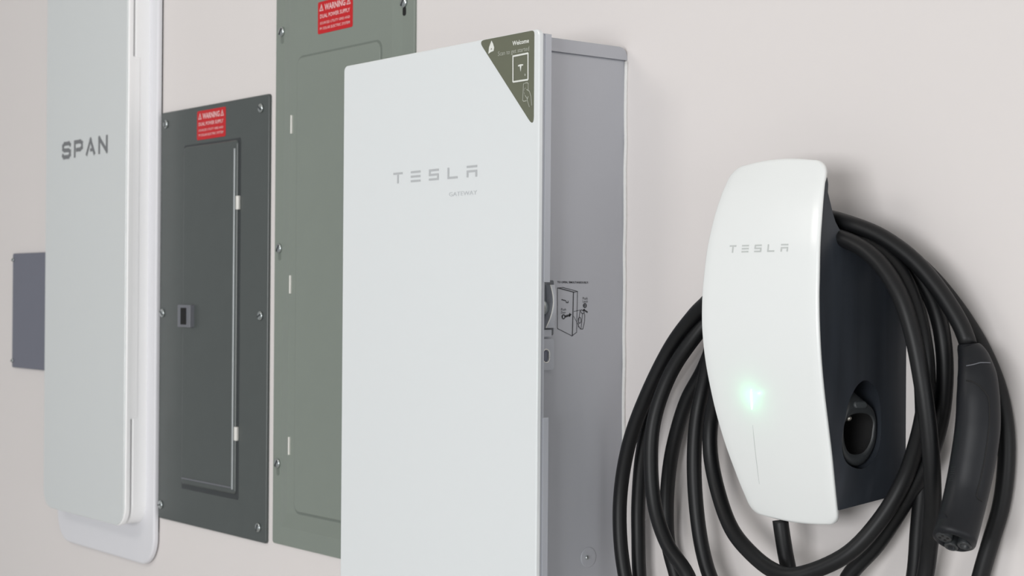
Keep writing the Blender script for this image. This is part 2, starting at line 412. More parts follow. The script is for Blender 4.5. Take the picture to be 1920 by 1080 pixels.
# hinge-side core so that the door is carried by the body
build('door_frame', slab(BX0 + 0.004, BX1 - 0.003, -0.352, 0.270, 0.1255, 0.1385, 0.003, 0.0005), 'gate_paint', t)
SD = SIDE(BX1)
# latch : curved bright-edged grip in a recess
rc = build('latch_recess', slab(0.1080, 0.1350, -0.0440, 0.0175, -0.001, 0.0008, 0.002, 0.0003, SD), 'recess', t)
m = Mesh(); rings = []
for i in range(13):
    f = i / 12; z = 0.0125 - 0.048 * f
    fr = float(np.interp(f, [0, .12, .25, .4, .55, .7, .85, 1], [.1196, .1185, .1178, .1176, .1183, .1196, .1216, .1240]))
    ht = 0.0065 + 0.006 * math.sin(math.pi * (0.15 + 0.8 * f))
    rings.append([SD(0.1085, z, 0.0), SD(0.1085, z, 0.0045), SD(0.1130, z, ht * 0.9), SD(fr - 0.001, z, ht), SD(fr, z, ht - 0.001), SD(fr, z, 0.0)])
m.loft(rings, smooth=False)
lt = build('latch', m, 'gate_flange', t, label='silver curved push latch')
m = Mesh(); m = sweep([Vector(r[4]) + Vector((0.0004, -0.0002, 0)) for r in rings], 0.00055, 8)
build('latch_edge', m, 'hinge', lt, label='bright line along the latch edge')  # thin pale tube following the front edge of the latch
build('latch_pivot', disc(0.1275, -0.0130, 0.0085, 0.0005, 0.0055, SD, dome=0.002), 'screw', lt, label='round steel pivot')
build('latch_shadow_gap', slab(0.1205, 0.1325, 0.0125, 0.0165, 0.0, 0.0015, 0.001, 0.0002, SD), 'recess', t)  # dark strip painted as the shadow above the latch
build('latch_foot', slab(0.1135, 0.1300, -0.0455, -0.0375, 0.0, 0.0045, 0.001, 0.0008, SD), 'gate_flange', t)
# padlock tab with an oval hole
outer = rr(0.1095, 0.1300, -0.0825, -0.0478, (0.001, 0.004, 0.004, 0.001), 4)
outer = rr(0.1090, 0.1310, -0.0825, -0.0478, (0.004, 0.001, 0.001, 0.004), 8)
hole = rr(0.1165, 0.1245, -0.0735, -0.0600, 0.0039, 8)
m = Mesh()
def holed_plate(m, outer, hole, d0, d1, mp):
    n = len(outer)
    rings = [[mp(a_, b_, d0) for a_, b_ in outer], [mp(a_, b_, d1) for a_, b_ in outer], [mp(a_, b_, d1) for a_, b_ in hole], [mp(a_, b_, d0) for a_, b_ in hole]]
    m.loft(rings + [rings[0]], caps=False, smooth=False)
holed_plate(m, outer, hole, 0.0008, 0.0032, SD)
tb = build('padlock_tab', m, 'gate_flange', t, label='silver tab with an oval padlock hole')
m = Mesh(); pts = [SD(a_, b_, 0.0034) for a_, b_ in inset(hole, -0.0006)]
build('hole_rim', sweep(pts + [pts[0]], 0.0006, 8), 'hinge', tb)
build('hole_plate', slab(0.1172, 0.1215, -0.0728, -0.0607, 0.0, 0.0012, 0.002, 0.0002, SD), 'jbox', tb)
build('side_step', slab(0.1262, 0.1300, -0.1330, -0.0825, 0.0, 0.0016, 0.0006, 0.0003, SD), 'gate_flange', t)
# screw dimple low on the side
dm = build('side_dimple', disc(0.0535, -0.2973, 0.0115, 0.0, 0.0005, SD, dome=0.0006, n=24), 'gate_paint', t)
build('screw', disc(0.0560, -0.2973, 0.0028, 0.0007, 0.0016, SD, dome=0.0012), 'screw', dm)
# printed opening instructions on the side
m = Mesh()
def SA(u, v):                               # pixel on the side face -> (a, b)
    w = ray(u, v); k = (BX1 - CAM.x) / w.x; p = CAM + k * w
    return (-p.y, p.z - Z0)
def SDm(f0, f1): pass
b_txt = SA(1045, 531); e_txt = SA(1103, 531)
def side_text(txt, u0, u1, v0, v1, bold=0.0):
    a0 = SA(u0, (v0 + v1) / 2)[0]; a1 = SA(u1, (v0 + v1) / 2)[0]; zb = SA((u0 + u1) / 2, v1)[1]; zt = SA((u0 + u1) / 2, v0)[1]
    text_mesh(txt, a0, a1, zb, zt, 0.0, SD, 0.0003, bold, mesh=m)
side_text('TO OPEN, SIMULTANEOUSLY:', 1044.5, 1103, 527.5, 532.0, 0.03)
side_text('Push', 1092.5, 1101.5, 557.2, 561.8); side_text('Latch', 1092.2, 1101.8, 562.8, 567.4)
side_text('Push', 1052, 1061, 577.8, 582.4); side_text('Door', 1052, 1060.5, 583.6, 588.0)
L = lambda pts, w=0.0007: line(m, [SA(*p) for p in pts], w, 0.0, SD)
L([(1045, 540), (1045, 616), (1072.5, 630), (1075, 548), (1045, 540), (1055, 539), (1082.5, 546.5), (1075, 548)])
L([(1082.5, 546.5), (1081, 623), (1072.5, 629.5)]); L([(1075, 548), (1073, 629)], 0.0012)
L([(1050, 540.5), (1077, 548)]); L([(1076, 584), (1087, 581.5)], 0.0005); L([(1075.5, 593), (1088, 617)], 0.0005)
L([(1087.5, 582), (1085, 600), (1084, 612), (1088.5, 617), (1092.5, 617), (1095.5, 603), (1096, 592), (1094.5, 584), (1090, 581), (1087.5, 582), (1089, 586), (1092, 588.5), (1094.5, 586)])
L([(1091.8, 588.5), (1090.5, 604), (1089, 616)])
L([(1053.5, 562), (1054.5, 562)], 0.0012); L([(1056.3, 562.8), (1057.2, 562.8)], 0.0012); L([(1059, 563.6), (1059.8, 563.6)], 0.0012)
L([(1061.5, 565), (1061.5, 567.2), (1064.8, 567.6), (1064.8, 564.8)], 0.0009)
L([(1060.5, 593.2), (1067.5, 591)], 0.0024); poly(m, [SA(1067, 586.5), SA(1071.6, 589.4), SA(1067.4, 595)], 0.0, SD)
L([(1095, 581.2), (1100.5, 585)], 0.0018); poly(m, [SA(1092.6, 580.2), SA(1096.4, 579), SA(1094.6, 584.2)], 0.0, SD)
for (u, v, r) in ((1056.3, 594, 0.0029), (1096.4, 573, 0.0029)):
    ca, cb = SA(u, v); poly(m, [(ca + r * math.cos(i * .52), cb + r * math.sin(i * .52)) for i in range(12)], 0.0, SD)
ca, cb = SA(1086.5, 600.5)
line(m, [(ca + 0.0022 * math.cos(i * .6), cb + 0.0034 * math.sin(i * .6)) for i in range(11)], 0.0007, 0.0, SD)
m_dark = m
lb = build('instruction_print', m_dark, 'print_ink', t, fix=False, label='black line drawing and text on how to open the door')
for (u, v, g) in ((1056.3, 594, '1'), (1096.4, 573, '2')):
    ca, cb = SA(u, v); m = text_mesh(g, ca + 0.0008, ca - 0.0008, cb - 0.0014, cb + 0.0014, 0.0002, SD)
    build('numeral', m, 'gate_flange', lb, fix=False)
# lettering on the door
DG = 0.1492
m = Mesh(); wordmark(m, -1.6546, -1.4850, 0.1362, 0.1496, lambda x, z: FRONT(x, z, DG + 0.0003))
build('lettering', m, 'gate_ink', t, fix=False, label='grey wordmark TESLA')
m = text_mesh('GATEWAY', -1.5390, -1.4850, 0.1157, 0.1206, DG, th=0.0003)
build('lettering', m, 'gate_faint', t, fix=False, label='faint small word GATEWAY')
# corner sticker
def tri_round(P, rad, n=6):
    out = []
    for i in range(len(P)):
        p0, p, p1 = Vector(P[i - 1]), Vector(P[i]), Vector(P[(i + 1) % len(P)])
        e0 = (p0 - p).normalized(); e1 = (p1 - p).normalized(); L_ = rad / math.tan(math.acos(max(-1, min(1, e0.dot(e1)))) / 2)
        A, B = p + e0 * L_, p + e1 * L_
        for k in range(n + 1):
            f = k / n; out.append(tuple((1 - f) ** 2 * A + 2 * f * (1 - f) * p + f * f * B))
    return out
sp = tri_round([(-1.4835, 0.2915), (-1.3832, 0.1850), (-1.3832, 0.2915)], 0.0048)
st = build('corner_sticker', prism(sp, DG - 0.0002, DG + 0.0005, bev=0.0001, seg=1), 'olive', t, label='olive triangular sticker reading Welcome, Scan to get started')
DS = DG + 0.0005
GA = lambda u, v: (at(u, v, DS).x, at(u, v, DS).z - Z0)
def front_text(m, txt, u0, u1, v0a, v1a, bold=0.0):
    x0 = GA(u0, v0a)[0]; x1 = GA(u1, v0a)[0]; zt = GA((u0 + u1) / 2, v0a)[1]; zb = GA((u0 + u1) / 2, v1a)[1]
    return text_mesh(txt, x0, x1, zb, zt, DS, th=0.0002, bold=bold, mesh=m)
m = Mesh(); front_text(m, 'Welcome', 961, 992, 74.5, 83, 0.025)
build('lettering', m, 'sticker_ink', st, fix=False); m = Mesh()
# pointed petal emblem
pet = [(922, 76), (917.5, 88), (916, 101), (921, 97.5), (926, 95.5), (927, 89), (925, 82)]
poly(m, [GA(*p) for p in pet], DS)
build('petal_emblem', m, 'sticker_ink', st, fix=False)
m = Mesh(); poly(m, [GA(*p) for p in [(920.6, 93), (922.2, 90), (923.2, 92.6)]], DS, th=0.0005); build('emblem_eye', m, 'olive', st, fix=False)
m = Mesh()
line(m, [GA(*p) for p in [(962.5, 105.5), (989.5, 100), (990.5, 101), (990.5, 148), (989.5, 149.5), (963.5, 153.5), (962.5, 152.5), (962.5, 105.5)]], 0.0019, DS)
build('code_frame', m, 'sticker_ink', st, fix=False); m = Mesh()
# T emblem inside the frame
for P in ([(971.5, 122.5), (976, 120.6), (981.5, 120.4), (981, 123), (976.4, 123.4), (972, 125)], [(974.8, 123.6), (978.2, 123.1), (976.6, 134.5)]):
    poly(m, [GA(*p) for p in P], DS, th=0.0003)
line(m, [GA(984.8, 139), GA(984.8, 141.5)], 0.0009, DS)
build('t_emblem', m, 'sticker_ink', st, fix=False)
m = Mesh(); front_text(m, 'Scan to get started', 934, 992.5, 91.5, 102.5, 0.0); build('lettering', m, 'sticker_dim', st, fix=False); m = Mesh()
line(m, [GA(*p) for p in [(984, 156), (989, 155), (991, 156.5), (991, 169)]], 0.0009, DS)
line(m, [GA(*p) for p in [(984, 156), (982, 158), (980.5, 188), (982.5, 190), (987.5, 189)]], 0.0009, DS)
build('phone_outline', m, 'sticker_dim', st, fix=False); m = Mesh()
line(m, [GA(*p) for p in [(988, 168), (993, 171), (996, 180), (997.5, 197)]], 0.0009, DS)
line(m, [GA(*p) for p in [(985, 179), (989, 185), (991, 181), (989, 187), (993, 200)]], 0.0009, DS)
line(m, [GA(*p) for p in [(983, 170), (984, 166), (986, 165)]], 0.0005, DS)
line(m, [GA(*p) for p in [(983, 173), (984, 177)]], 0.0005, DS)
build('hand_outline', m, 'sticker_dim', st, fix=False)

# ------------------------------------------------------------------ wall charger
XC = -1.088
zs = [-.222, -.2, -.18, -.15, -.12, -.09, -.06, -.03, 0, .02, .05, .08, .1, .12, .136]
Ws = [.0560, .0601, .0638, .0689, .0722, .0742, .0757, .0763, .0758, .075, .073, .07, .067, .0635, .061]
Ds = [.0560, .0642, .0717, .0823, .0918, .0998, .106, .1095, .1101, .1088, .1058, .0997, .094, .087, .0810]
def smooth_interp(x, xs, ys):               # monotone-ish cubic through the samples
    i = int(np.clip(np.searchsorted(xs, x) - 1, 0, len(xs) - 2))
    def sl(j):
        j0, j1 = max(j - 1, 0), min(j + 1, len(xs) - 1)
        return (ys[j1] - ys[j0]) / (xs[j1] - xs[j0])
    h = xs[i + 1] - xs[i]; t_ = min(max((x - xs[i]) / h, 0), 1)
    return ((2 * t_**3 - 3 * t_**2 + 1) * ys[i] + (t_**3 - 2 * t_**2 + t_) * h * sl(i) + (-2 * t_**3 + 3 * t_**2) * ys[i + 1] + (t_**3 - t_**2) * h * sl(i + 1))
Wf = lambda z: smooth_interp(z, zs, Ws)
Df = lambda z: smooth_interp(z, zs, Ds)
ZB, ZT = -0.2225, 0.1360
crown = 0.0015
def plate_depth(x, z):
    s = (x - XC) / Wf(z); return Df(z) + crown * (1 - s * s) - crown * 0.5
t = empty('wall_charger', (XC, 0, Z0 - 0.2225), 'white-fronted wall charger with black sides, green status light and the word TESLA', 'charger')
def corner(w, dz, r):                       # half width near a rounded end, dz from the end
    if dz >= r: return w
    return w - r + math.sqrt(max(r * r - (r - dz) ** 2, 0))
m = Mesh(); rings = []; N = 84
RT, RB = 0.017, 0.013
for i in range(N + 1):
    # dense rows towards both ends
    f = i / N; f = 0.5 - 0.5 * math.cos(math.pi * f)
    z = ZB + (ZT - ZB) * f
    w = corner(corner(Wf(z), ZT - z, RT), z - ZB, RB); w = max(w, 0.004)
    e = min(z - ZB, ZT - z); b = 0.0022
    ex = 0 if e >= b else b - math.sqrt(max(b * b - (b - e) ** 2, 0))      # front edge rolls back at the ends
    T = 0.0060; ring = []
    arch = 0.0025 * max(0, 1 - (z - ZB) / 0.03) + 0.0035 * max(0, 1 - (ZT - z) / 0.03)
    K = 16
    for k in range(K + 1):
        s = -1 + 2 * k / K; x = s * (w - b)
        zz = z
        ring.append(FRONT(XC + x, zz + (arch if z < 0 else -arch) * s * s, plate_depth(XC + x, z) - ex))
    for k in range(1, 4):
        a_ = math.pi / 2 * k / 3
        x = w - b + b * math.sin(a_); ring.append(FRONT(XC + x, z + (arch if z < 0 else -arch), plate_depth(XC + w, z) - b + b * math.cos(a_) - ex * (1 - k / 3)))
    ring.append(FRONT(XC + w - 0.0012, z + (arch if z < 0 else -arch), plate_depth(XC + w, z) - T))
    ring.append(FRONT(XC - w + 0.0012, z + (arch if z < 0 else -arch), plate_depth(XC - w, z) - T))
    for k in range(3, 0, -1):
        a_ = math.pi / 2 * k / 3
        x = -(w - b + b * math.sin(a_)); ring.append(FRONT(XC + x, z + (arch if z < 0 else -arch), plate_depth(XC - w, z) - b + b * math.cos(a_) - ex * (1 - k / 3)))
    rings.append(ring)
m.loft(rings)
plate = build('faceplate', m, 'plate', t, label='curved white glass faceplate')
# body -----------------------------------------------------------------
zb_ = [.02, .036, .0365, .049, .055, .0648, .0748, .0951, .1103, .125]
db_ = [0.0, .0, .030, .0600, .0690, .0765, .0810, .0805, .0790, .0740]
def back_depth(z):
    if z <= 0.028: return 0.0
    zz = [.028, .0352, .042, .049, .0549, .0648, .0748, .0951, .1103, .125]
    dd = [0.0, .0380, .052, .0645, .0703, .0786, .0837, .0859, .0868, .0860]
    return float(np.interp(z, zz, dd))
WALLW = 0.0935
def half_w(z, d):
    D = Df(z); t_ = d / D; wf = Wf(z) - 0.0012
    k = 1 if z < 0.03 else 1
    return WALLW + (wf - WALLW) * t_
rows = sorted(set([round(-0.205 + 0.009 * i, 4) for i in range(26)] + [.0285, .030, .032, .034, .036, .039, .042, .046, .05, .055, .06, .066, .072, .08, .09, .1, .108, .114, .118, .121, .123, .1245]))
m = Mesh(); rings = []
for z in rows:
    dfr = Df(z) - 0.0045; dbk = min(back_depth(z), dfr - 0.003)
    e = 0.126 - z; sh = 0 if e > 0.022 else 0.022 - math.sqrt(max(0.022 ** 2 - (0.022 - e) ** 2, 0))
    ring = []; nD = 8
    bsh = 0.017 * max(0, 1 - (z + 0.205) / 0.06)
    def P(sgn, d):
        zz = z + bsh * (1 - d / max(Df(z), 0.01))
        return FRONT(XC + sgn * (half_w(z, d) - sh), zz, d)
    rb = min(0.006, (dfr - dbk) * 0.4)
    for k in range(nD + 1): ring.append(P(1, dbk + (dfr - dbk) * k / nD))
    ring[-1] = P(1, dfr)
    for k in range(1, 6):
        s = 1 - 2 * k / 6; zz = z + bsh * (1 - dfr / max(Df(z), 0.01)); ring.append(FRONT(XC + s * (half_w(z, dfr) - sh), zz, dfr))
    for k in range(nD + 1): ring.append(P(-1, dfr + (dbk - dfr) * k / nD))
    for k in range(1, 6):
        s = -1 + 2 * k / 6; zz = z + bsh * (1 - dbk / max(Df(z), 0.01)); ring.append(FRONT(XC + s * (half_w(z, dbk) - sh), zz, dbk))
    rings.append(ring)
m.loft(rings)
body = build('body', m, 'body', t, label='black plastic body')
# holster recess cut into the right side
def SURF(a_, b_, q): return Vector((XC + half_w(b_, a_) + q, -a_, b_ + Z0))
def SB(u, v):                               # pixel on the slanting right side of the body
    X = -1.0
    for _ in range(30):
        w = ray(u, v); p = CAM + w * ((X - CAM.x) / w.x); X = XC + half_w(p.z - Z0, -p.y)
    return (-p.y, p.z - Z0)
HO = [SB(*q) for q in [(1624, 713), (1642, 727), (1649.5, 752), (1652, 787), (1651, 822), (1644, 851), (1626, 875), (1609, 879), (1589, 869), (1580, 849), (1579, 822), (1585, 785), (1589, 762), (1597, 741), (1609, 721)]]
_ = [(.0469, -.0783), (.0326, -.0859), (.0265, -.0989), (.0243, -.1169), (.0249, -.1348), (.0304, -.1494), (.0446, -.1608), (.0579, -.1621), (.0734, -.1561), (.0804, -.1457), (.0813, -.1321), (.0769, -.1137), (.0739, -.1023), (.0678, -.0919), (.0586, -.0821)]
HOs = []
n = len(HO)
for i in range(n):
    p0, p1, p2, p3 = (Vector(HO[(i + k - 1) % n]) for k in range(4))
    for j in range(4):
        q = j / 4; HOs.append(tuple(0.5 * ((2 * p1) + (p2 - p0) * q + (2 * p0 - 5 * p1 + 4 * p2 - p3) * q * q + (3 * p1 - p0 - 3 * p2 + p3) * q ** 3)))
cut = Mesh(); cut.loft([[SURF(a_, b_, q) for a_, b_ in HOs] for q in (0.03, -0.045)], smooth=False)
cutter = build('cutter', cut, 'black')
md = body.modifiers.new('cut', 'BOOLEAN'); md.operation = 'DIFFERENCE'; md.object = cutter; md.solver = 'EXACT'
bpy.context.view_layer.update()
dg = bpy.context.evaluated_depsgraph_get()
me = bpy.data.meshes.new_from_object(body.evaluated_get(dg))
body.modifiers.clear(); body.data = me
bpy.data.objects.remove(cutter)
for p in body.data.polygons: p.use_smooth = True
try:
    body.data.set_sharp_from_angle(angle=math.radians(28))
except Exception: pass
# neck the cable is wound round
m = Mesh(); m.loft([[FRONT(XC + x, z, d) for x, z in rr(-0.052, 0.052, 0.0, 0.052, 0.012)] for d in (0.0, 0.05)], smooth=False)
m.loft([[FRONT(XC + x, z, d) for x, z in rr(-0.045, 0.045, 0.02, 0.044, 0.008)] for d in (0.0, 0.084)], smooth=False)
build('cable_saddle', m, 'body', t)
# socket in the holster
def resample(pts, c, n=40):
    P = [Vector(p) - Vector(c) for p in pts]; out = []
    for k in range(n):
        ang = 2 * math.pi * k / n; dv = Vector((math.cos(ang), math.sin(ang))); best = None
        for i in range(len(P)):
            a_, b_ = P[i], P[(i + 1) % len(P)]; e = b_ - a_
            den = dv.x * e.y - dv.y * e.x
            if abs(den) < 1e-12: continue
            s_ = (a_.x * e.y - a_.y * e.x) / den; u_ = (a_.x * dv.y - a_.y * dv.x) / den
            if s_ > 0 and -1e-6 <= u_ <= 1 + 1e-6: best = s_ if best is None else max(best, s_)
        out.append(best or 0.01)
    return [(c[0] + r_ * math.cos(2 * math.pi * k / n), c[1] + r_ * math.sin(2 * math.pi * k / n)) for k, r_ in enumerate(out)]
def catclosed(P, sub=4):
    out = []; n = len(P)
    for i in range(n):
        p0, p1, p2, p3 = (Vector(P[(i + k - 1) % n]) for k in range(4))
        for j in range(sub):
            q = j / sub; out.append(tuple(0.5 * ((2 * p1) + (p2 - p0) * q + (2 * p0 - 5 * p1 + 4 * p2 - p3) * q * q + (3 * p1 - p0 - 3 * p2 + p3) * q ** 3)))
    return out
c0 = SB(1614, 812)
IN = resample(catclosed([SB(*q) for q in [(1617, 775), (1635, 778), (1643, 791), (1642, 808), (1639, 826), (1628, 846), (1613, 853), (1598, 849), (1589, 830), (1587, 808), (1589, 793), (1600, 780)]]), c0)
OUT = resample(catclosed([SB(*q) for q in [(1605, 727), (1616, 735), (1630, 751), (1644, 768), (1649, 790), (1648.5, 822), (1641, 848), (1626, 871), (1610, 875), (1592, 865), (1583, 848), (1582, 822), (1587, 790), (1591, 764), (1598, 744)]]), c0)
def sideX(d, z): return XC + half_w(z, d)
def ringpts(shape, depth, f=0.0, other=None):
    out = []
    for k, (a_, b_) in enumerate(shape):
        if other: a_, b_ = a_ * (1 - f) + other[k][0] * f, b_ * (1 - f) + other[k][1] * f
        extra = 0.006 * max(0, min(1, (b_ + 0.104) / 0.020))   # upper part of the insert leans back into the recess
        out.append(Vector((sideX(a_, b_) - depth - extra, -a_, b_ + Z0)))
    return out
m = Mesh()
m.loft([ringpts(OUT, 0.040), ringpts(OUT, 0.0065), ringpts(OUT, 0.0035, 0.12, IN), ringpts(OUT, 0.0025, 0.45, IN), ringpts(OUT, 0.0030, 0.88, IN), ringpts(IN, 0.0042)], caps=False)
hs = build('holster_socket', m, 'socket', t, label='matte black holster socket')
m = Mesh(); fl = ringpts(OUT, 0.039); m.add(fl, [tuple(range(len(fl)))])
build('holster_floor', m, 'black', hs)
m = Mesh(); m.loft([ringpts(IN, 0.0041), ringpts(IN, 0.038)], caps=False); build('holster_bore', m, 'black', hs)
m = Mesh()
q0, q1 = SB(1606, 754), SB(1629, 764)
bo = rr(q1[0], q0[0], q1[1] - 0.0005, q0[1] + 0.0005, 0.0030, 5)
m.loft([[Vector((sideX(a_, b_) - 0.012, -a_, b_ + Z0)) for a_, b_ in bo], [Vector((sideX(a_, b_) - 0.0018 - 0.006 * max(0, min(1, (b_ + 0.104) / 0.020)), -a_, b_ + Z0)) for a_, b_ in bo],
        [Vector((sideX(a_, b_) - 0.0008 - 0.006 * max(0, min(1, (b_ + 0.104) / 0.020)), -a_, b_ + Z0)) for a_, b_ in inset(bo, 0.001)]], smooth=False)
build('release_catch', m, 'catch', hs, label='small rounded black catch above the socket')
m = Mesh(); q2 = SB(1613, 785); cpin = Vector((sideX(*q2) - 0.012, -q2[0] - 0.003, Z0 + q2[1]))
m.loft([[cpin + Vector((dx, rr_ * math.cos(i * math.pi / 6), rr_ * math.sin(i * math.pi / 6))) for i in range(12)] for dx, rr_ in ((-0.02, .003), (0.0, .0032), (0.002, .0026), (0.003, .0012))])
build('screw', m, 'pin', hs, label='bright screw head inside the socket')
# face details
m = Mesh(); wordmark(m, -1.1278, -1.0510, 0.0440, 0.0513, lambda x, z: FRONT(x, z, plate_depth(x, z) + 0.00035))
build('lettering', m, 'plate_ink', plate, fix=False, label='silver grey wordmark TESLA')
def strip(x0, x1, z0, z1, n, w0, w1, lift):
    m = Mesh(); r_ = []
    for i in range(n + 1):
        f = i / n; z = z0 + (z1 - z0) * f; x = x0 + (x1 - x0) * f; w = w0 * (1 - f) + w1 * f
        if f < 0.2: w *= 0.3 + 3.5 * f
        if f > 0.8: w *= 0.3 + 3.5 * (1 - f)
        r_.append([FRONT(x - w, z, plate_depth(x, z) - 0.0004), FRONT(x - w, z, plate_depth(x, z) + lift), FRONT(x + w, z, plate_depth(x, z) + lift), FRONT(x + w, z, plate_depth(x, z) - 0.0004)])
    m.loft(r_, smooth=False); return m
def XZ(u, v):
    d = 0.1
    for _ in range(12):
        p = at(u, v, d); d = plate_depth(p.x, p.z - Z0)
    return p.x, p.z - Z0
a0, a1 = XZ(1408.5, 730), XZ(1410, 768)
build('status_light', strip(a0[0], a1[0], a0[1], a1[1], 14, 0.0011, 0.0011, 0.0004), 'led', plate, label='lit green status light bar')
b0, b1 = XZ(1411.5, 797), XZ(1424, 908)
build('light_bar', strip(b0[0], b1[0], b0[1], b1[1], 14, 0.00035, 0.00030, 0.0002), 'plate_ink', plate, label='unlit hairline of the light bar')
gl = bpy.data.lights.new('status_glow', 'POINT'); gl.energy = 0.0095; gl.color = (0.12, 1.0, 0.42); gl.shadow_soft_size = 0.0  # unseen point lamp added before the faceplate to cast the green halo
go = bpy.data.objects.new('status_glow', gl); COL.objects.link(go)
gx, gz = XZ(1409, 749); go.location = FRONT(gx, gz, plate_depth(gx, gz) + 0.0125)

# ------------------------------------------------------------------ charging cable
R_ = 0.0080
def A(*pts): return [at(u, v, d) for u, v, d in pts]
def neck(z, d):                             # left to right over the saddle
    return [Vector((XC - 0.080, -d, Z0 + z - 0.024)), Vector((XC - 0.042, -d, Z0 + z - 0.003)), Vector((XC, -d, Z0 + z)), Vector((XC + 0.040, -d, Z0 + z - 0.002))]
def arc(x0, z0, x1, z1, zb, d0, d1, n=5):   # hanging loop below the frame, from (x0,z0) to (x1,z1)
    out = []
    for i in range(1, n + 1):
        f = i / (n + 1); th = math.pi * f
        x = (x0 + x1) / 2 + (x0 - x1) / 2 * math.cos(th)
        top = z0 * (1 - f) + z1 * f
        out.append(Vector((x, -(d0 * (1 - f) + d1 * f), Z0 + top + (zb - top) * math.sin(th))))
    return out
Lc = {
 1: A((1172, 1080, .045), (1162.5, 1000, .045), (1164, 920, .045), (1180, 830, .047), (1213, 740, .048), (1261, 645, .047), (1303, 589, .050), (1333, 556, .056)),
 2: A((1290, 1080, .068), (1252, 1022, .066), (1229, 955, .064), (1220.5, 870, .062), (1226, 790, .058), (1255, 705, .052), (1300, 635, .046)),
 3: A((1199, 1080, .022), (1197, 1010, .022), (1197, 940, .022), (1206, 840, .024), (1232, 740, .026), (1285, 650, .022)),
 4: A((1268, 1080, .018), (1253, 1020, .018), (1250, 950, .018), (1255, 880, .018), (1265, 825, .018), (1288, 750, .018), (1320, 690, .018)),
 5: A((1331, 1080, .040), (1317, 1030, .040), (1306.5, 960, .040), (1301.5, 870, .040), (1306, 790, .038), (1322, 710, .036)),
}
Rc = {
 1: A((1604, 458, .076), (1648, 492, .077), (1686, 550, .077), (1711, 625, .075), (1728, 710, .072), (1741, 805, .066), (1748, 890, .058), (1748.5, 970, .045), (1742, 1030, .034), (1734, 1085, .030)),
 2: A((1630, 458, .058), (1680, 500, .056), (1711, 560, .056), (1733, 650, .054), (1738, 720, .050), (1731, 780, .044), (1716, 841, .038), (1697, 895, .036), (1656, 967, .044), (1593, 1036, .058), (1519, 1072, .070), (1479, 1079, .076), (1447, 1068, .074), (1411, 1040, .068), (1372, 992, .056), (1346, 921, .044), (1332, 849, .040), (1333, 790, .040), (1345, 730, .044)),
 3: A((1660, 462, .040), (1714, 510, .036), (1747, 560, .034), (1761, 600, .034), (1769, 645, .034), (1772, 700, .032), (1765, 780, .028), (1741, 860, .024), (1697, 940, .022), (1645, 1020, .024), (1590, 1083, .030)),
 6: A((1652, 478, .022), (1692, 530, .018), (1716, 600, .016), (1728, 700, .015), (1732, 800, .014), (1730, 900, .014), (1722, 990, .013), (1714, 1085, .013)),
 5: A((1606, 428, .040), (1650, 446, .032), (1702, 480, .022), (1742, 515, .015), (1779, 558, .0105), (1811, 603, .0100), (1842, 656, .010), (1868, 718, .010), (1881, 770, .010), (1887, 823, .010), (1886, 880, .010), (1877, 948, .010), (1857, 1017, .012), (1838, 1083, .014)),
 4: A((1600, 422, .062), (1645, 440, .058), (1682, 463, .054), (1716, 491, .050), (1752, 532, .046), (1783, 577, .043), (1805, 617, .041), (1816, 648, .040)),
}
nk = {1: (0.066, .0735), 2: (0.0615, .0560), 3: (0.0600, .0385), 6: (0.0600, .0200), 4: (0.0810, .0640), 5: (0.0765, .0450)}
start = A((1463, 975, .050), (1465, 990, .050), (1472, 1035, .047), (1480, 1085, .043))
P = list(start)
def end(p): return p.x, p.z - Z0
def join(p, q, zb):
    global P
    (x0, z0), (x1, z1) = end(p), end(q)
    P += arc(x0, z0, x1, z1, zb, -p.y, -q.y)
order = [(3, 5, -0.44), (1, 1, -0.50), (2, 6, -0.40), (4, 3, -0.43), (5, 2, -0.335)]
for (li, ri, zb) in order:
    join(P[-1], Lc[li][0], zb)
    P += Lc[li] + neck(*nk[ri]) + Rc[ri]
P += neck(*nk[4])[0:] + Rc[4]
path = catmull(P, 0.007)
t = empty('charging_cable', (XC, -0.06, Z0 - 0.5), 'black rubber charging cable looped round the wall charger, plug hanging at its right', 'cable')
build('cord', sweep(path, R_, 20), 'cable', t)

# handle ----------------------------------------------------------------
HP = [(1816, 645, .040, 19.5), (1817, 652, .040, 22), (1825, 672, .042, 29), (1832, 705, .046, 36), (1834, 745, .049, 39.5), (1833, 800, .052, 41.5), (1824, 865, .057, 41.5), (1813, 920, .063, 40.5), (1801, 970, .073, 40), (1791, 1006, .0830, 40.5), (1788, 1017, .0865, 41)]
cp = [at(u, v, d) for u, v, d, r in HP]
fine = catmull(cp, 0.002)
# radii by arc length
def arcl(ps):
    s = [0.0]
    for i in range(1, len(ps)): s.append(s[-1] + (ps[i] - ps[i - 1]).length)
    return s
sf = arcl(fine); key = []
for c in cp:
    key.append(sf[min(range(len(fine)), key=lambda i: (fine[i] - c).length)])
rad = []
for (u, v, d, r), c in zip(HP, cp):
    rad.append(r / FPX * (c - CAM).dot(_f))
rads = [float(np.interp(s, key, rad)) for s in sf]
for i in range(len(sf)):                    # soft rim at the tip
    e = sf[-1] - sf[i]
    if e < 0.004: rads[i] -= 0.004 - math.sqrt(max(0.004 ** 2 - (0.004 - e) ** 2, 0)) * 1.0
hm = Mesh(); n = 32
view_side = Vector((0.62, -0.78, 0)).normalized()
rings = []
for i, p in enumerate(fine):
    tg = (fine[min(i + 1, len(fine) - 1)] - fine[max(i - 1, 0)]).normalized()
    nrm = (view_side - tg * view_side.dot(tg)).normalized(); bn = tg.cross(nrm)
    ring = []
    for k in range(n):
        a_ = 2 * math.pi * k / n; c_, s_ = math.cos(a_), math.sin(a_)
        ex = 2 / 2.35
        ring.append(p + nrm * rads[i] * 0.96 * math.copysign(abs(c_) ** ex, c_) + bn * rads[i] * math.copysign(abs(s_) ** ex, s_))
    rings.append(ring)
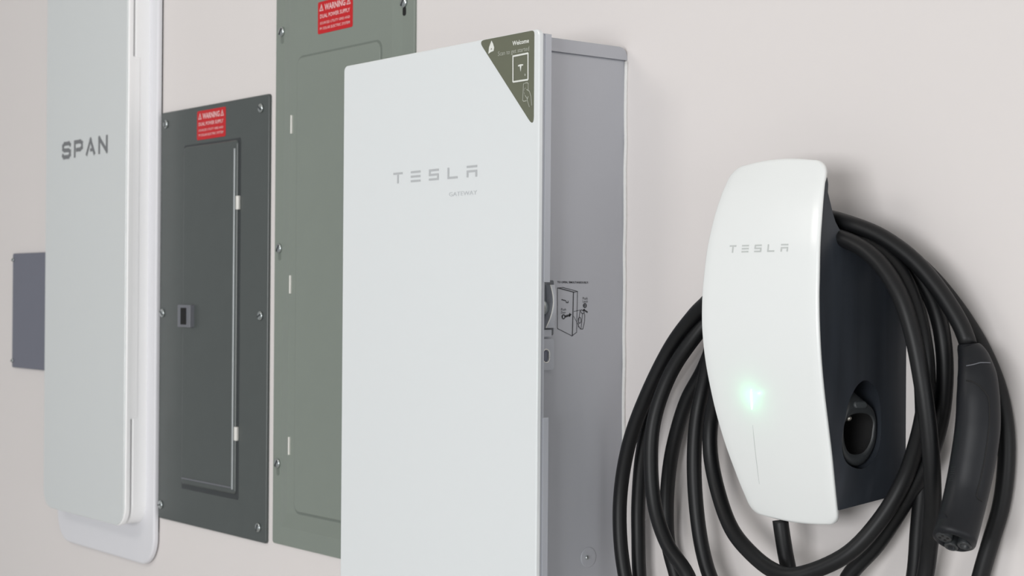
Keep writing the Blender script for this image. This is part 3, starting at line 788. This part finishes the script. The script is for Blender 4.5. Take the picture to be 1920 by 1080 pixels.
tip_c = fine[-1]; tip_t = (fine[-1] - fine[-3]).normalized()
tn = (view_side - tip_t * view_side.dot(tip_t)).normalized(); tb_ = tip_t.cross(tn)
# shallow socket opening at the tip
last = rings[-1]
rings.append([tip_c + (q - tip_c) * 0.93 for q in last])
rings.append([tip_c + (q - tip_c) * 0.91 - tip_t * 0.010 for q in last])
hm.loft(rings)
handle = build('connector_handle', hm, 'handle', t, label='curved black connector handle hanging beside the coils')
bvh = BVHTree.FromPolygons([tuple(v) for v in hm.v], hm.f)
def hit(u, v):
    h = bvh.ray_cast(CAM, ray(u, v).normalized())
    return (h[0], h[1]) if h[0] is not None else (None, None)
def seam(name, px, r, m_, lift=0.0, **kw):
    pts = []
    for i in range(len(px) - 1):
        for j in range(6):
            f = j / 6; h, nn = hit(px[i][0] * (1 - f) + px[i + 1][0] * f, px[i][1] * (1 - f) + px[i + 1][1] * f)
            if h is not None: pts.append(h - nn * 0.0 + (nn if nn.dot(CAM - h) > 0 else -nn) * lift)
    if len(pts) > 3: return build(name, sweep(pts, r, 8), m_, handle, **kw)
seam('release_button_seam', [(1812, 713.5), (1824, 716), (1836, 723), (1847, 735), (1853, 745), (1855, 760), (1855.5, 790), (1851, 830), (1845, 868), (1838, 900), (1832, 923), (1831, 930), (1835, 936), (1843, 941)], 0.0007, 'black')
seam('collar_seam', [(1812, 686), (1825, 683.5), (1838, 680), (1850, 680), (1858, 680.5)], 0.0004, 'latch', lift=0.0001, label='pale collar seam')
for k in range(7):
    v = 876 + k * 4.2
    seam('grip_rib', [(1784 - k * 0.9, v), (1794 - k * 0.9, v - 1)], 0.0002, 'socket', lift=0.0)
# tip inserts: three round sleeves
def sleeve(ca, cb, r0, inner, lab=None):
    c = tip_c + tn * ca + tb_ * cb
    ang = [2 * math.pi * i / 24 for i in range(24)]
    P_ = lambda r, h: [c + (tn * math.cos(q) + tb_ * math.sin(q)) * r + tip_t * h for q in ang]
    m = Mesh(); m.loft([P_(r0, -0.010), P_(r0, 0.0), P_(r0 - 0.0006, 0.0009), P_(inner, 0.0009), P_(inner - 0.0003, -0.006)], caps=False)
    s = build('contact_sleeve', m, 'socket', handle)
    return s, c, P_
m = Mesh(); bk = [tip_c + (q - tip_c) * 0.915 - tip_t * 0.0085 for q in last]; m.add(bk, [tuple(range(len(bk)))])
build('tip_floor', m, 'black', handle)
rr0 = rads[-1] + 0.001
for (ca, cb, r0, inn) in ((0.0005, -0.0094, .0064, .0044), (-0.0096, 0.0002, .0064, .0044)):
    s, c, P_ = sleeve(ca, cb, r0, inn)
    m = Mesh(); m.loft([P_(inn - 0.0001, -0.0060), P_(inn * 0.45, -0.0040), P_(inn * 0.35, -0.0025)]); build('contact_pin', m, 'pin', s)
s, c, P_ = sleeve(0.0030, 0.0092, 0.0070, 0.0066)
m = Mesh(); m.loft([P_(.0067, -0.002), P_(.0067, 0.0006)]); build('sleeve_cap', m, 'socket', s)
for q in range(4):
    a_ = q * math.pi / 2 + 0.5; cc = c + (tn * math.cos(a_) + tb_ * math.sin(a_)) * 0.0036 + tip_t * 0.0006
    m = Mesh(); m.loft([[cc + (tn * math.cos(w_) + tb_ * math.sin(w_)) * 0.0013 + tip_t * h for w_ in [i * math.pi / 4 for i in range(8)]] for h in (0, 0.0003)])
    build('contact_hole', m, 'black', s)
m = Mesh(); h, nn = hit(1769, 971)
if h is not None:
    m.loft([[h + (tn.cross(nn) * 0 + Vector((math.cos(w_) * 0.0035, 0, math.sin(w_) * 0.0035))) + nn * e for w_ in [i * math.pi / 6 for i in range(12)]] for e in (-0.0008, 0.0003)])
    build('side_button', m, 'handle', handle)
